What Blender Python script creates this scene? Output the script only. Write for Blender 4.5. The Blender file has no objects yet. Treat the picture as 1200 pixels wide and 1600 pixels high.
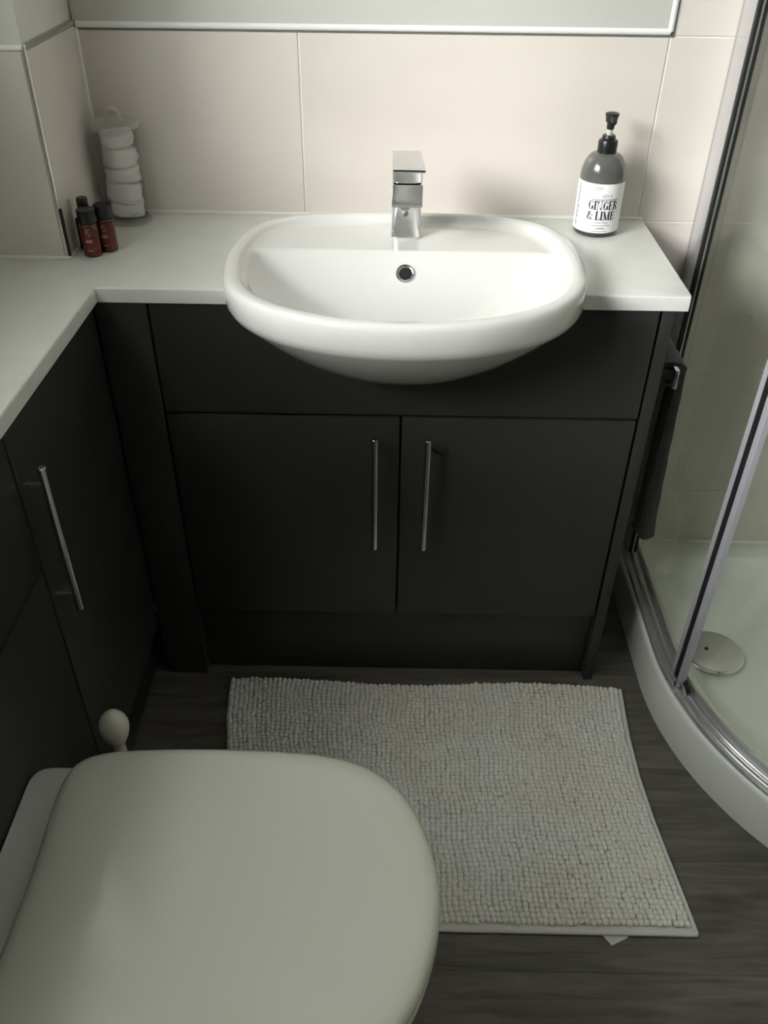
import bpy, bmesh, math, random
import numpy as np
from mathutils import Vector
random.seed(7)
PI = math.pi
scene = bpy.context.scene
COL = scene.collection

# ------------------------------------------------------------------ camera
cam_d = bpy.data.cameras.new('camera'); cam = bpy.data.objects.new('camera', cam_d); COL.objects.link(cam)
cam.location = (-0.0158, -1.1840, 1.3233)
cam.rotation_euler = (0.91727, -0.00971, 0.01544)
cam_d.sensor_fit = 'VERTICAL'; cam_d.sensor_height = 24.0; cam_d.sensor_width = 18.0
cam_d.lens = 1352.3 / 1600 * 24.0
cam_d.clip_start = 0.02
scene.camera = cam
# ------------------------------------------------------------------ world, exposure, daylight
world = bpy.data.worlds.new('world'); scene.world = world; world.use_nodes = True
world.node_tree.nodes['Background'].inputs[0].default_value = (0.975, 1.0, 0.985, 1)
world.node_tree.nodes['Background'].inputs[1].default_value = 6.7
vs = scene.view_settings
vs.view_transform = 'Standard'; vs.look = 'None'; vs.gamma = 1.0; vs.use_curve_mapping = False
vs.exposure = 0.0
WIN_Y0, WIN_Y1, WIN_Z0, WIN_Z1, WIN_X = -1.50, -0.125, 1.15, 1.98, -0.88     # window opening above the WC worktop
ymid = -1.12                                   # mullion
LD = Vector((0.705, 0.59, -0.39)).normalized()            # daylight comes in slanting towards the basin wall
dl = bpy.data.lights.new('daylight', 'AREA'); dl.shape = 'RECTANGLE'; dl.size = 2.2; dl.size_y = 1.5
dl.energy = 500.0; dl.color = (1.0, 0.988, 0.985)
dlo = bpy.data.objects.new('daylight', dl); COL.objects.link(dlo)
dlo.location = Vector((WIN_X, -0.70, (WIN_Z0 + WIN_Z1) / 2)) - LD * 4.2
dlo.rotation_euler = LD.to_track_quat('-Z', 'Y').to_euler()

# ------------------------------------------------------------------ materials
def S(r, g, b):
    f = lambda c: (c / 12.92 if c <= 0.04045 else ((c + 0.055) / 1.055) ** 2.4)
    return (f(r / 255), f(g / 255), f(b / 255), 1)
def mat(name, col, rough=0.5, metal=0.0, spec=0.5, coat=0.0, noise=None, bump=None, trans=0.0, ior=1.45, sheen=0.0):
    m = bpy.data.materials.new(name); m.use_nodes = True; nt = m.node_tree
    p = nt.nodes['Principled BSDF']
    p.inputs['Base Color'].default_value = col; p.inputs['Roughness'].default_value = rough
    p.inputs['Metallic'].default_value = metal; p.inputs['Specular IOR Level'].default_value = spec
    p.inputs['Coat Weight'].default_value = coat; p.inputs['Coat Roughness'].default_value = 0.05
    p.inputs['Transmission Weight'].default_value = trans; p.inputs['IOR'].default_value = ior
    p.inputs['Sheen Weight'].default_value = sheen
    tc = nt.nodes.new('ShaderNodeTexCoord')
    if noise:                                   # (scale, colour2, detail, xyz stretch)
        mp = nt.nodes.new('ShaderNodeMapping'); nt.links.new(tc.outputs['Object'], mp.inputs[0])
        mp.inputs['Scale'].default_value = noise[3] if len(noise) > 3 else (1, 1, 1)
        n = nt.nodes.new('ShaderNodeTexNoise'); n.inputs['Scale'].default_value = noise[0]; n.inputs['Detail'].default_value = noise[2]
        nt.links.new(mp.outputs[0], n.inputs['Vector'])
        r = nt.nodes.new('ShaderNodeValToRGB'); r.color_ramp.elements[0].position = 0.35; r.color_ramp.elements[1].position = 0.65
        r.color_ramp.elements[0].color = col; r.color_ramp.elements[1].color = noise[1]
        nt.links.new(n.outputs['Fac'], r.inputs[0]); nt.links.new(r.outputs[0], p.inputs['Base Color'])
    if bump:                                    # (scale, strength, distance)
        n2 = nt.nodes.new('ShaderNodeTexNoise'); n2.inputs['Scale'].default_value = bump[0]; n2.inputs['Detail'].default_value = 4
        nt.links.new(tc.outputs['Object'], n2.inputs['Vector'])
        b = nt.nodes.new('ShaderNodeBump'); b.inputs['Strength'].default_value = bump[1]; b.inputs['Distance'].default_value = bump[2]
        nt.links.new(n2.outputs['Fac'], b.inputs['Height']); nt.links.new(b.outputs[0], p.inputs['Normal'])
    return m
def glass(name, tint, gloss=0.03, ior=1.5):
    """thin sheet glass: tinted see-through with Fresnel reflection"""
    m = bpy.data.materials.new(name); m.use_nodes = True; nt = m.node_tree; nt.nodes.clear()
    out = nt.nodes.new('ShaderNodeOutputMaterial'); mix = nt.nodes.new('ShaderNodeMixShader')
    t = nt.nodes.new('ShaderNodeBsdfTransparent'); t.inputs[0].default_value = tint
    g = nt.nodes.new('ShaderNodeBsdfGlossy'); g.inputs['Roughness'].default_value = gloss
    lw = nt.nodes.new('ShaderNodeLayerWeight'); lw.inputs[0].default_value = 0.5
    pw_ = nt.nodes.new('ShaderNodeMath'); pw_.operation = 'POWER'; pw_.inputs[1].default_value = 5.0
    f0 = ((ior - 1) / (ior + 1)) ** 2
    f = nt.nodes.new('ShaderNodeMath'); f.operation = 'MULTIPLY_ADD'; f.inputs[1].default_value = 1 - f0; f.inputs[2].default_value = f0
    nt.links.new(lw.outputs['Facing'], pw_.inputs[0]); nt.links.new(pw_.outputs[0], f.inputs[0])
    nt.links.new(f.outputs[0], mix.inputs[0]); nt.links.new(t.outputs[0], mix.inputs[1]); nt.links.new(g.outputs[0], mix.inputs[2])
    nt.links.new(mix.outputs[0], out.inputs[0]); return m
def milky(name, col, dens):
    """thin translucent plastic: partly see-through, partly diffuse, with a soft sheen"""
    m = bpy.data.materials.new(name); m.use_nodes = True; nt = m.node_tree; p = nt.nodes['Principled BSDF']
    p.inputs['Base Color'].default_value = col; p.inputs['Roughness'].default_value = 0.15; p.inputs['Alpha'].default_value = dens
    return m
M = {}
M['tile'] = mat('tile_beige', S(216, 208, 200), 0.30, noise=(2.2, S(222, 214, 207), 6, (1, 1, 3)))
M['grout'] = mat('grout_pale', S(232, 226, 216), 0.8, bump=(400, 0.2, 0.001))
M['paint'] = mat('paint_white', S(222, 221, 215), 0.55, bump=(160, 0.08, 0.001))
M['greypaint'] = mat('paint_pale_grey', S(197, 196, 190), 0.55, bump=(160, 0.08, 0.001))
M['ceiling'] = mat('ceiling_paint', S(218, 218, 215), 0.8)
M['hall'] = mat('paint_warm_grey', S(185, 181, 173), 0.7)
M['sealant'] = mat('sealant_white', S(235, 232, 224), 0.35)
M['trim'] = mat('satin_aluminium', S(205, 203, 198), 0.28, metal=0.85)
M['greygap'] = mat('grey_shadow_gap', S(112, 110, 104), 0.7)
M['brown'] = mat('dark_brown_reflection', S(52, 36, 24), 0.6)
M['doorwood'] = mat('added_dark_door_wood', S(58, 48, 40), 0.4, noise=(4, S(70, 58, 48), 5, (8, 1, 1)))
M['worktop'] = mat('white_worktop', S(226, 227, 222), 0.22, noise=(30, S(230, 231, 226), 3))
M['ceramic'] = mat('white_ceramic', S(221, 220, 217), 0.07, coat=0.6)
M['lid'] = mat('white_plastic', S(212, 213, 201), 0.2, coat=0.25)
M['char'] = mat('charcoal_laminate', S(50, 49, 47), 0.42, noise=(6, S(52, 51, 49), 3), bump=(900, 0.03, 0.0005))
M['carc'] = mat('carcass_dark', S(30, 29, 28), 0.7)
M['chrome'] = mat('chrome', S(225, 226, 228), 0.04, metal=1.0)
M['steel'] = mat('brushed_steel', S(205, 205, 205), 0.22, metal=1.0)
M['alu'] = mat('shower_aluminium', S(214, 214, 216), 0.2, metal=0.75)
M['darkgap'] = mat('black_rubber_dark_reflection', S(32, 33, 32), 0.5)
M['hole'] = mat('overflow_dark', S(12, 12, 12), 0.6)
M['glass'] = glass('shower_glass', (0.958, 0.989, 0.967, 1))
M['pane'] = glass('window_glass', (0.96, 0.97, 0.96, 1))
M['clear'] = glass('clear_plastic', (0.93, 0.94, 0.92, 1), 0.06, 1.42)
M['milky'] = milky('milky_plastic', S(234, 234, 228), 0.26)
M['jarwall'] = milky('clear_jar_plastic', S(240, 240, 236), 0.045)
M['seal'] = milky('translucent_seal', S(190, 190, 198), 0.62)
M['tray'] = mat('shower_acrylic', S(238, 240, 234), 0.16, coat=0.3)
M['towel'] = mat('towel_charcoal', S(40, 41, 38), 0.95, sheen=0.4, noise=(60, S(52, 52, 46), 4), bump=(260, 0.9, 0.004))
M['frame'] = mat('upvc_white', S(238, 238, 236), 0.3)
M['cotton'] = mat('cotton_wool', S(248, 246, 240), 0.95, sheen=0.5, bump=(120, 0.6, 0.003))
M['mini'] = mat('dark_red_bottle', S(80, 25, 19), 0.18, coat=0.5)
M['minilabel'] = mat('dull_red_label', S(96, 38, 31), 0.5)
M['minidark'] = mat('black_red_bottle', S(40, 18, 18), 0.22, coat=0.4)
M['cap'] = mat('black_cap', S(26, 26, 26), 0.38)
M['soap'] = mat('smoky_bottle', S(84, 84, 82), 0.12, coat=0.6, noise=(9, S(94, 94, 92), 2, (1, 1, 3)))
M['soapbase'] = mat('smoky_bottle_base', S(52, 52, 52), 0.15, coat=0.5)
M['label'] = mat('white_paper_label', S(240, 241, 242), 0.35)
M['ink'] = mat('black_ink', S(34, 34, 36), 0.5)
M['greyink'] = mat('grey_ink', S(118, 118, 120), 0.5)
M['whiteink'] = mat('white_ink', S(214, 200, 192), 0.5)
M['pump'] = mat('black_pump', S(28, 28, 28), 0.3)
M['stem'] = mat('milky_stem', S(226, 218, 208), 0.3, trans=0.3)
M['brush'] = mat('brush_white', S(226, 222, 210), 0.25, coat=0.2)
M['tag'] = mat('care_label_cloth', S(206, 205, 200), 0.7)
# bath mat yarn: pale grey with faint yellowish worn patches
M['mat'] = mat('chenille_grey', S(236, 236, 232), 0.95, sheen=0.3, noise=(4.5, S(231, 226, 216), 2), bump=(900, 0.25, 0.001))
M['matbase'] = mat('mat_hem', S(222, 221, 217), 0.9, bump=(500, 0.4, 0.001))
def plank_mat():
    m = bpy.data.materials.new('grey_oak_vinyl'); m.use_nodes = True; nt = m.node_tree; p = nt.nodes['Principled BSDF']
    tc = nt.nodes.new('ShaderNodeTexCoord'); oi = nt.nodes.new('ShaderNodeObjectInfo')
    ad = nt.nodes.new('ShaderNodeVectorMath'); ad.operation = 'ADD'
    sc = nt.nodes.new('ShaderNodeVectorMath'); sc.operation = 'SCALE'; sc.inputs[3].default_value = 13.0
    cx = nt.nodes.new('ShaderNodeCombineXYZ')
    for i in range(3): nt.links.new(oi.outputs['Random'], cx.inputs[i])
    nt.links.new(cx.outputs[0], sc.inputs[0]); nt.links.new(tc.outputs['Object'], ad.inputs[0]); nt.links.new(sc.outputs[0], ad.inputs[1])
    mp = nt.nodes.new('ShaderNodeMapping'); mp.inputs['Scale'].default_value = (1.6, 16, 1); nt.links.new(ad.outputs[0], mp.inputs[0])
    n = nt.nodes.new('ShaderNodeTexNoise'); n.inputs['Scale'].default_value = 3.0; n.inputs['Detail'].default_value = 9; n.inputs['Roughness'].default_value = 0.62; n.inputs['Distortion'].default_value = 0.8
    nt.links.new(mp.outputs[0], n.inputs['Vector'])
    r = nt.nodes.new('ShaderNodeValToRGB'); e = r.color_ramp.elements
    e[0].position = 0.28; e[0].color = S(72, 68, 63); e[1].position = 0.72; e[1].color = S(122, 117, 109)
    k = e.new(0.5); k.color = S(100, 96, 90)
    nt.links.new(n.outputs['Fac'], r.inputs[0])
    hs = nt.nodes.new('ShaderNodeHueSaturation'); mr = nt.nodes.new('ShaderNodeMapRange'); mr.inputs[3].default_value = 0.85; mr.inputs[4].default_value = 1.12
    nt.links.new(oi.outputs['Random'], mr.inputs[0]); nt.links.new(mr.outputs[0], hs.inputs['Value']); nt.links.new(r.outputs[0], hs.inputs['Color'])
    nt.links.new(hs.outputs[0], p.inputs['Base Color']); p.inputs['Roughness'].default_value = 0.42
    b = nt.nodes.new('ShaderNodeBump'); b.inputs['Strength'].default_value = 0.12; b.inputs['Distance'].default_value = 0.001
    nt.links.new(n.outputs['Fac'], b.inputs['Height']); nt.links.new(b.outputs[0], p.inputs['Normal'])
    return m
M['plank'] = plank_mat()

# ------------------------------------------------------------------ helpers
def link(name, me, m, parent=None, smooth=False, angle=None):
    if m: me.materials.append(M[m] if isinstance(m, str) else m)
    if smooth:
        me.polygons.foreach_set('use_smooth', [True] * len(me.polygons))
    if angle:
        me.set_sharp_from_angle(angle=math.radians(angle))
    o = bpy.data.objects.new(name, me); COL.objects.link(o)
    if parent: o.parent = parent
    me.update(); return o
def obj(name, bm, m, parent=None, smooth=False, angle=35):
    bmesh.ops.recalc_face_normals(bm, faces=bm.faces)
    me = bpy.data.meshes.new(name); bm.to_mesh(me); bm.free()
    return link(name, me, m, parent, smooth, angle if smooth else None)
def thing(name, label, cat, loc=(0, 0, 0), group=None):
    o = bpy.data.objects.new(name, None); COL.objects.link(o); o.location = loc; o.empty_display_size = 0.05
    return tag(o, label, cat, group)
def tag(o, label, cat, group=None):
    o['label'] = label; o['category'] = cat
    if group: o['group'] = group
    return o
def struct(o, label=None):
    o['kind'] = 'structure'
    if label: o['label'] = label
    return o
def keep(child, parent):
    """parent a child built in world coordinates to an Empty that sits elsewhere"""
    child.parent = parent; child.location = Vector(child.location) - Vector(parent.location); return child
def adopt(parent, *kids):
    for k in kids: keep(k, parent)
    return parent
def box(x0, x1, y0, y1, z0, z1, bev=0.0, seg=2, bm=None):
    bm2 = bmesh.new()
    vs_ = [bm2.verts.new((x, y, z)) for x in (x0, x1) for y in (y0, y1) for z in (z0, z1)]
    for f in ((0, 1, 3, 2), (4, 6, 7, 5), (0, 4, 5, 1), (2, 3, 7, 6), (0, 2, 6, 4), (1, 5, 7, 3)):
        bm2.faces.new([vs_[i] for i in f])
    bmesh.ops.recalc_face_normals(bm2, faces=bm2.faces)
    if bev: bmesh.ops.bevel(bm2, geom=list(bm2.edges), offset=bev, segments=seg, profile=0.5, affect='EDGES')
    if bm is None: return bm2
    return merge(bm, bm2)
def merge(bm, bm2):
    me = bpy.data.meshes.new('tmp'); bm2.to_mesh(me); bm2.free(); bm.from_mesh(me); bpy.data.meshes.remove(me); return bm
def boxo(name, m, d, parent=None, bev=0.0015, seg=2):
    """box mesh object with its own origin at the box centre"""
    x0, x1, y0, y1, z0, z1 = d
    c = ((x0 + x1) / 2, (y0 + y1) / 2, (z0 + z1) / 2)
    bm = box(x0 - c[0], x1 - c[0], y0 - c[1], y1 - c[1], z0 - c[2], z1 - c[2], bev, seg)
    o = obj(name, bm, m, None, True); o.location = c
    if parent: keep(o, parent)
    return o
def loft(rings, cap0=True, cap1=True, closed=True):
    bm = bmesh.new(); R = [[bm.verts.new(p) for p in r] for r in rings]; n = len(R[0])
    for a, b in zip(R[:-1], R[1:]):
        for i in range(n if closed else n - 1):
            j = (i + 1) % n
            bm.faces.new((a[i], a[j], b[j], b[i]))
    if cap0: bm.faces.new(R[0])
    if cap1: bm.faces.new(R[-1])
    return bm
def lathe(prof, n=40, cx=0, cy=0, cz=0, sx=1, sy=1, a0=0.0):
    """prof: list of (r, z) from bottom to top; r=0 ends collapse to a tiny ring"""
    rings = [[(cx + sx * max(r, 1e-4) * math.cos(a0 + 2 * PI * i / n), cy + sy * max(r, 1e-4) * math.sin(a0 + 2 * PI * i / n), cz + z) for i in range(n)] for r, z in prof]
    return loft(rings)
def tube(pts, rad, n=12):
    pts = [Vector(p) for p in pts]; rings = []
    for i, p in enumerate(pts):
        d = (pts[min(i + 1, len(pts) - 1)] - pts[max(i - 1, 0)]).normalized()
        u = d.cross(Vector((0, 0, 1)));  u = u if u.length > 1e-3 else d.cross(Vector((0, 1, 0)))
        u.normalize(); v = d.cross(u)
        r = rad[i] if isinstance(rad, (list, tuple)) else rad
        rings.append([p + u * (r * math.cos(2 * PI * k / n)) + v * (r * math.sin(2 * PI * k / n)) for k in range(n)])
    return loft(rings)
def prism(poly, z0, z1, axis='z', bev=0.0, bev_top_only=True, seg=3):
    """extrude a 2D polygon; axis z: (x,y), axis y: (x,z)"""
    bm = bmesh.new()
    P = (lambda a, b, h: (a, b, h)) if axis == 'z' else (lambda a, b, h: (a, h, b))
    lo = [bm.verts.new(P(a, b, z0)) for a, b in poly]; hi = [bm.verts.new(P(a, b, z1)) for a, b in poly]
    n = len(poly)
    for i in range(n): bm.faces.new((lo[i], lo[(i + 1) % n], hi[(i + 1) % n], hi[i]))
    ft = bm.faces.new(hi); fb = bm.faces.new(lo[::-1])
    bmesh.ops.recalc_face_normals(bm, faces=bm.faces)
    if bev:
        ed = list(ft.edges) + ([] if bev_top_only else list(fb.edges))
        bmesh.ops.bevel(bm, geom=ed, offset=bev, segments=seg, profile=0.5, affect='EDGES')
    big = [f for f in bm.faces if len(f.verts) > 4]
    bmesh.ops.triangulate(bm, faces=big)
    return bm
def catmull(P, n, closed=True):
    P = [np.array(p, float) for p in P]; out = []; N = len(P)
    for i in range(N):
        p0, p1, p2, p3 = P[(i - 1) % N], P[i], P[(i + 1) % N], P[(i + 2) % N]
        for k in range(n):
            t = k / n
            out.append(0.5 * ((2 * p1) + (-p0 + p2) * t + (2 * p0 - 5 * p1 + 4 * p2 - p3) * t * t + (-p0 + 3 * p1 - 3 * p2 + p3) * t ** 3))
    return out
def ray_poly(poly, c, th):
    """distance from c to a star-shaped polygon along angle th"""
    d = (math.cos(th), math.sin(th)); best = None
    for i in range(len(poly)):
        a = poly[i]; b = poly[(i + 1) % len(poly)]
        ex, ey = b[0] - a[0], b[1] - a[1]; den = d[0] * ey - d[1] * ex
        if abs(den) < 1e-12: continue
        wx, wy = a[0] - c[0], a[1] - c[1]
        t = (wx * ey - wy * ex) / den; s = (wx * d[1] - wy * d[0]) / den
        if t > 0 and -1e-6 <= s <= 1 + 1e-6 and (best is None or t < best): best = t
    return best

# ================================================================== SETTING
WY = 0.326            # tiled face of the back wall
XL, XR, YB, ZC = -0.66, 1.366, -2.60, 2.35
GAP = 0.0026
# floor: vinyl planks over a dark sub-floor
fl = struct(boxo('floor', 'carc', (XL - 0.25, XR + 0.1, YB - 0.1, WY + 0.1, -0.06, -0.0012), bev=0), 'dark grey-brown wood-look floor')
pw, plen = 0.182, 1.22
plank_me = None; row = 0; y = WY + 0.01
off = [0.35, -0.22, 0.12, 0.52, -0.05, 0.28, -0.35, 0.44, 0.05, -0.18, 0.33, 0.2, -0.1, 0.5]
while y > YB:
    x = XL - 0.02 - plen + off[row % len(off)] * 1.0 + 0.4
    while x < XR:
        if x + plen > XL - 0.02:
            if plank_me is None:
                bm = box(-plen / 2 + 0.0002, plen / 2 - 0.0002, -pw / 2 + 0.0002, pw / 2 - 0.0002, -0.004, 0.0, 0.0003, 1)
                o = obj('plank', bm, 'plank', None); plank_me = o.data
            else:
                o = bpy.data.objects.new('plank', plank_me); COL.objects.link(o)
            o.location = (x + plen / 2, y - pw / 2, 0.0); keep(o, fl)
        x += plen
    y -= pw; row += 1
ceil = struct(boxo('ceiling', 'ceiling', (XL - 0.25, XR + 0.1, YB - 0.1, WY + 0.1, ZC, ZC + 0.1), bev=0), 'white ceiling')
# back wall
wb = struct(boxo('wall_back', 'grout', (XL - 0.25, XR + 0.1, WY + 0.0015, WY + 0.1, 0, ZC), bev=0), 'back wall with beige satin tiles')
ZJ = [1.0985, 0.813, 0.5275, 0.242, -0.0435]
XJ = [-0.512, -0.170, 0.4045, 0.979, XR]
def tile(parent, x0, x1, y0, y1, z0, z1):
    return boxo('tile', 'tile', (x0, x1, y0, y1, z0, z1), parent, bev=0.0007, seg=1)
for j in range(4):
    for i in range(4):
        if j > 0 and i < 2: continue                      # hidden behind the vanity unit
        tile(wb, XJ[i] + GAP / 2, XJ[i + 1] - GAP / 2, WY, WY + 0.008, max(ZJ[j + 1], 0.0) + GAP / 2, ZJ[j] - GAP / 2)
for k in range(5):
    for i in (2, 3):
        z0 = 1.0985 + 0.2855 * k
        tile(wb, (0.4065 if i == 2 else XJ[i]) + GAP / 2, XJ[i + 1] - GAP / 2, WY, WY + 0.008, z0 + GAP / 2, min(z0 + 0.2855, ZC) - GAP / 2)
boxo('painted_plaster', 'greypaint', (-0.515, 0.400, WY - 0.0035, WY + 0.006, 1.106, ZC), wb, bev=0.0)
def quad_trim(name, pts, r=0.005, m='trim', n=14):
    return obj(name, tube(pts, r, n), m, None, True)
# tile-edge trim strips: along the top of the tiles and up the right side of the painted wall
t1 = struct(quad_trim('trim_1', [(-0.512, WY - 0.0008, 1.1055), (0.402, WY - 0.0008, 1.1055), (0.4022, WY - 0.0008, 1.106), (0.4022, WY - 0.0008, ZC)], 0.0052, 'frame'), 'white edging strip along the top of the tiles')
t1b = struct(boxo('trim_2', 'greygap', (-0.514, 0.4075, WY - 0.0012, WY + 0.004, 1.0978, 1.1004), bev=0.0004, seg=1), 'thin grey strip coloured as the shadow gap under the white edging strip')  # solid strip; its grey stands in for the shade in the gap
t1c = struct(boxo('trim_3', 'greygap', (0.4072, 0.4094, WY - 0.0015, WY + 0.004, 1.0978, ZC), bev=0.0004, seg=1), 'thin grey strip coloured as the shadow gap beside the painted wall')
# boxed-in corner on the left (tiled return and tiled front)
PX, PY, PZ = -0.515, 0.105, 1.109
pier = struct(boxo('wall_boxing', 'paint', (XL - 0.25, PX - 0.004, PY + 0.004, WY + 0.02, 0, ZC), bev=0.001), 'boxed-in corner with beige tiles and white paint above')
tile(pier, PX - 0.004, PX, PY + 0.006, WY - 0.002, 0.818, PZ - 0.006)
tile(pier, XL, PX - 0.006, PY, PY + 0.004, 0.818, PZ - 0.006)
struct(quad_trim('trim_4', [(PX - 0.0045, PY + 0.0045, 0.818), (PX - 0.0045, PY + 0.0045, PZ)], 0.0052), 'satin metal corner strip on the boxed-in corner')
struct(quad_trim('trim_10', [(PX + 0.0003, PY + 0.0022, 0.822), (PX + 0.0003, PY + 0.0022, 0.893)], 0.0026, 'brown'), 'dark brown strip painted as a reflection at the foot of the corner strip')  # brown colour stands in for the bottles reflected in the metal strip
struct(quad_trim('trim_5', [(PX - 0.003, PY + 0.004, PZ - 0.002), (PX - 0.003, WY - 0.004, PZ - 0.002)], 0.0045), 'satin metal strip over the return tiles')
struct(quad_trim('trim_6', [(XL, PY + 0.003, PZ - 0.002), (PX - 0.003, PY + 0.003, PZ - 0.002)], 0.0040, 'frame'), 'white strip over the front tiles of the boxed-in corner')
struct(quad_trim('trim_7', [(PX + 0.0005, WY - 0.0005, 0.818), (PX + 0.0005, WY - 0.0005, 1.1)], 0.0042, 'sealant'), 'white sealant bead in the tiled corner')
struct(quad_trim('trim_8', [(PX, WY - 0.0005, 0.8185), (0.414, WY - 0.0005, 0.8185)], 0.0032, 'sealant'), 'white sealant bead between worktop and back wall')
struct(quad_trim('trim_9', [(XL, PY - 0.0005, 0.8185), (PX, PY - 0.0005, 0.8185), (PX + 0.0005, PY + 0.002, 0.8185), (PX + 0.0005, WY - 0.001, 0.8185)], 0.0032, 'sealant'), 'white sealant bead around the boxed-in corner')
# left wall with the window opening
bm = bmesh.new()
box(XL - 0.25, XL, YB, PY + 0.01, 0, WIN_Z0, bm=bm); box(XL - 0.25, XL, YB, PY + 0.01, WIN_Z1, ZC, bm=bm)
box(XL - 0.25, XL, YB, WIN_Y0, WIN_Z0, WIN_Z1, bm=bm); box(XL - 0.25, XL, WIN_Y1, PY + 0.01, WIN_Z0, WIN_Z1, bm=bm)
struct(obj('wall_left', bm, 'paint'), 'white painted wall with a window above the toilet')
win = bpy.data.objects.new('window_1', None); COL.objects.link(win); win.location = (WIN_X, ymid, WIN_Z0); struct(win, 'two-light white window above the toilet worktop')
bm = bmesh.new(); fw = 0.045
for d in ((WIN_Y0, WIN_Y1, WIN_Z0, WIN_Z0 + fw), (WIN_Y0, WIN_Y1, WIN_Z1 - fw, WIN_Z1), (WIN_Y0, WIN_Y0 + fw, WIN_Z0 + fw, WIN_Z1 - fw), (WIN_Y1 - fw, WIN_Y1, WIN_Z0 + fw, WIN_Z1 - fw), (ymid - 0.02, ymid + 0.02, WIN_Z0 + fw, WIN_Z1 - fw)):
    box(WIN_X - 0.02, WIN_X + 0.03, d[0], d[1], d[2], d[3], 0.002, 1, bm)
keep(obj('window_frame', bm, 'frame'), win)
for y0, y1 in ((WIN_Y0 + fw, ymid - 0.02), (ymid + 0.02, WIN_Y1 - fw)):
    boxo('pane', 'pane', (WIN_X - 0.002, WIN_X + 0.002, y0, y1, WIN_Z0 + fw, WIN_Z1 - fw), win, bev=0)
struct(boxo('wall_right', 'tile', (XR, XR + 0.1, YB, WY + 0.1, 0, ZC), bev=0), 'right wall of the shower corner')
struct(boxo('wall_front', 'hall', (XL - 0.25, XR + 0.1, YB - 0.1, YB, 0, ZC), bev=0), 'warm grey wall behind the viewer')

dr1 = bpy.data.objects.new('added_door_1', None); COL.objects.link(dr1); dr1.location = (0.2, YB, 0); struct(dr1, 'dark wooden door added behind the viewer for the reflections')  # unseen door, added so the chrome tap reflects something dark
boxo('door_leaf', 'doorwood', (-0.22, 0.58, YB, YB + 0.035, 0.005, 2.02), dr1, bev=0.002)
for d_ in ((-0.30, -0.225, 0, 2.10), (0.585, 0.66, 0, 2.10), (-0.225, 0.585, 2.025, 2.10)): boxo('door_frame', 'frame', (d_[0], d_[1], YB, YB + 0.03, d_[2], d_[3]), dr1, bev=0.002)
boxo('door_handle', 'steel', (0.46, 0.56, YB + 0.06, YB + 0.075, 1.0, 1.02), dr1, bev=0.003); boxo('handle_post', 'steel', (0.535, 0.555, YB + 0.035, YB + 0.06, 1.0, 1.02), dr1, bev=0.003)

# ================================================================== BASIN OUTLINE (used by worktop, fascia, basin)
half = [(0, .246), (.07, .2445), (.14, .236), (.19, .220), (.229, .190), (.252, .140), (.262, .070), (.259, .000), (.246, -.060), (.215, -.110), (.165, -.149), (.090, -.179)]
full = half + [(0, -.189)] + [(-x, y_) for x, y_ in half[:0:-1]]
OUT = [(p[0], p[1]) for p in catmull(full, 8)]
BC = (0.0, 0.030)
def bas(k, z, NT=256, poly=OUT, c=BC):
    return [(c[0] + k * r * math.cos(t), c[1] + k * r * math.sin(t), z) for t, r in zip(TH, RO)]
NT = 288
TH = [2 * PI * i / NT for i in range(NT)]
RO = [ray_poly(OUT, BC, t) for t in TH]
ZW = 0.817; ZR = 0.852; ZBAND = 0.810; ZU = 0.676
# ------------------------------------------------------------------ worktop (L-shaped, cut out for the basin)
notch = []
for i in range(NT):
    t = TH[i]; x_, y_ = BC[0] + .955 * RO[i] * math.cos(t), BC[1] + .955 * RO[i] * math.sin(t)
    if y_ > 0.003: notch.append((x_, y_, t))
notch = [(x_, y_) for x_, y_, t in sorted(notch, key=lambda q: (q[2] + PI / 2) % (2 * PI))]    # right -> back -> left
poly = [(0.4155, WY - 0.001), (0.4155, 0.004), (0.4125, -0.003), (notch[0][0], -0.003)] + notch[::2] + [(notch[-1][0], -0.003), (-0.447, -0.003), (-0.452, -0.36), (-0.4535, -0.98), (XL + 0.001, -0.98), (XL + 0.001, PY - 0.001), (PX + 0.001, PY - 0.001), (PX + 0.001, WY - 0.001)]
wt = tag(obj('worktop', prism(poly, 0.795, ZW, bev=0.003), 'worktop', None, True, 30), 'white L-shaped worktop around the basin and along the left cabinets', 'worktop')

# ------------------------------------------------------------------ vanity unit
def bar_handle(parent, p0, p1, out, r=0.0052):
    """straight bar handle with two posts; out = vector from the door to the bar"""
    p0, p1, out = Vector(p0), Vector(p1), Vector(out)
    d = (p1 - p0).normalized()
    bm = tube([p0 - d * 0.0, p0 + d * 0.001, p1 - d * 0.001, p1], [r * .8, r, r, r * .8], 14)
    for s in (p0 + d * 0.026, p1 - d * 0.026):
        merge(bm, tube([s - out, s], r * 0.75, 10))
    o = obj('handle', bm, 'steel', None, True, 40); o['label'] = 'slim brushed steel bar handle'
    o.parent = parent; o.location = -Vector(parent.location) - Vector(parent.parent.location)
    return o
van = thing('vanity_unit', 'charcoal vanity unit with two doors under the basin', 'cabinet', (0, 0.16, 0))
boxo('carcass', 'carc', (-0.374, 0.374, 0.039, 0.315, 0.174, 0.60), van)
fx = []
for k in np.linspace(0.985, 0.0, 24):       # underside section where it meets the fascia plane
    z = ZU + (ZBAND - ZU) * k * k
    xs = [BC[0] + k * RO[i] * math.cos(TH[i]) for i in range(NT) if abs(BC[1] + k * RO[i] * math.sin(TH[i]) - 0.010) < 0.008]
    if xs: fx.append((max(map(abs, xs)) - 0.004, z + 0.003))
fx.sort(key=lambda q: -q[1])
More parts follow.
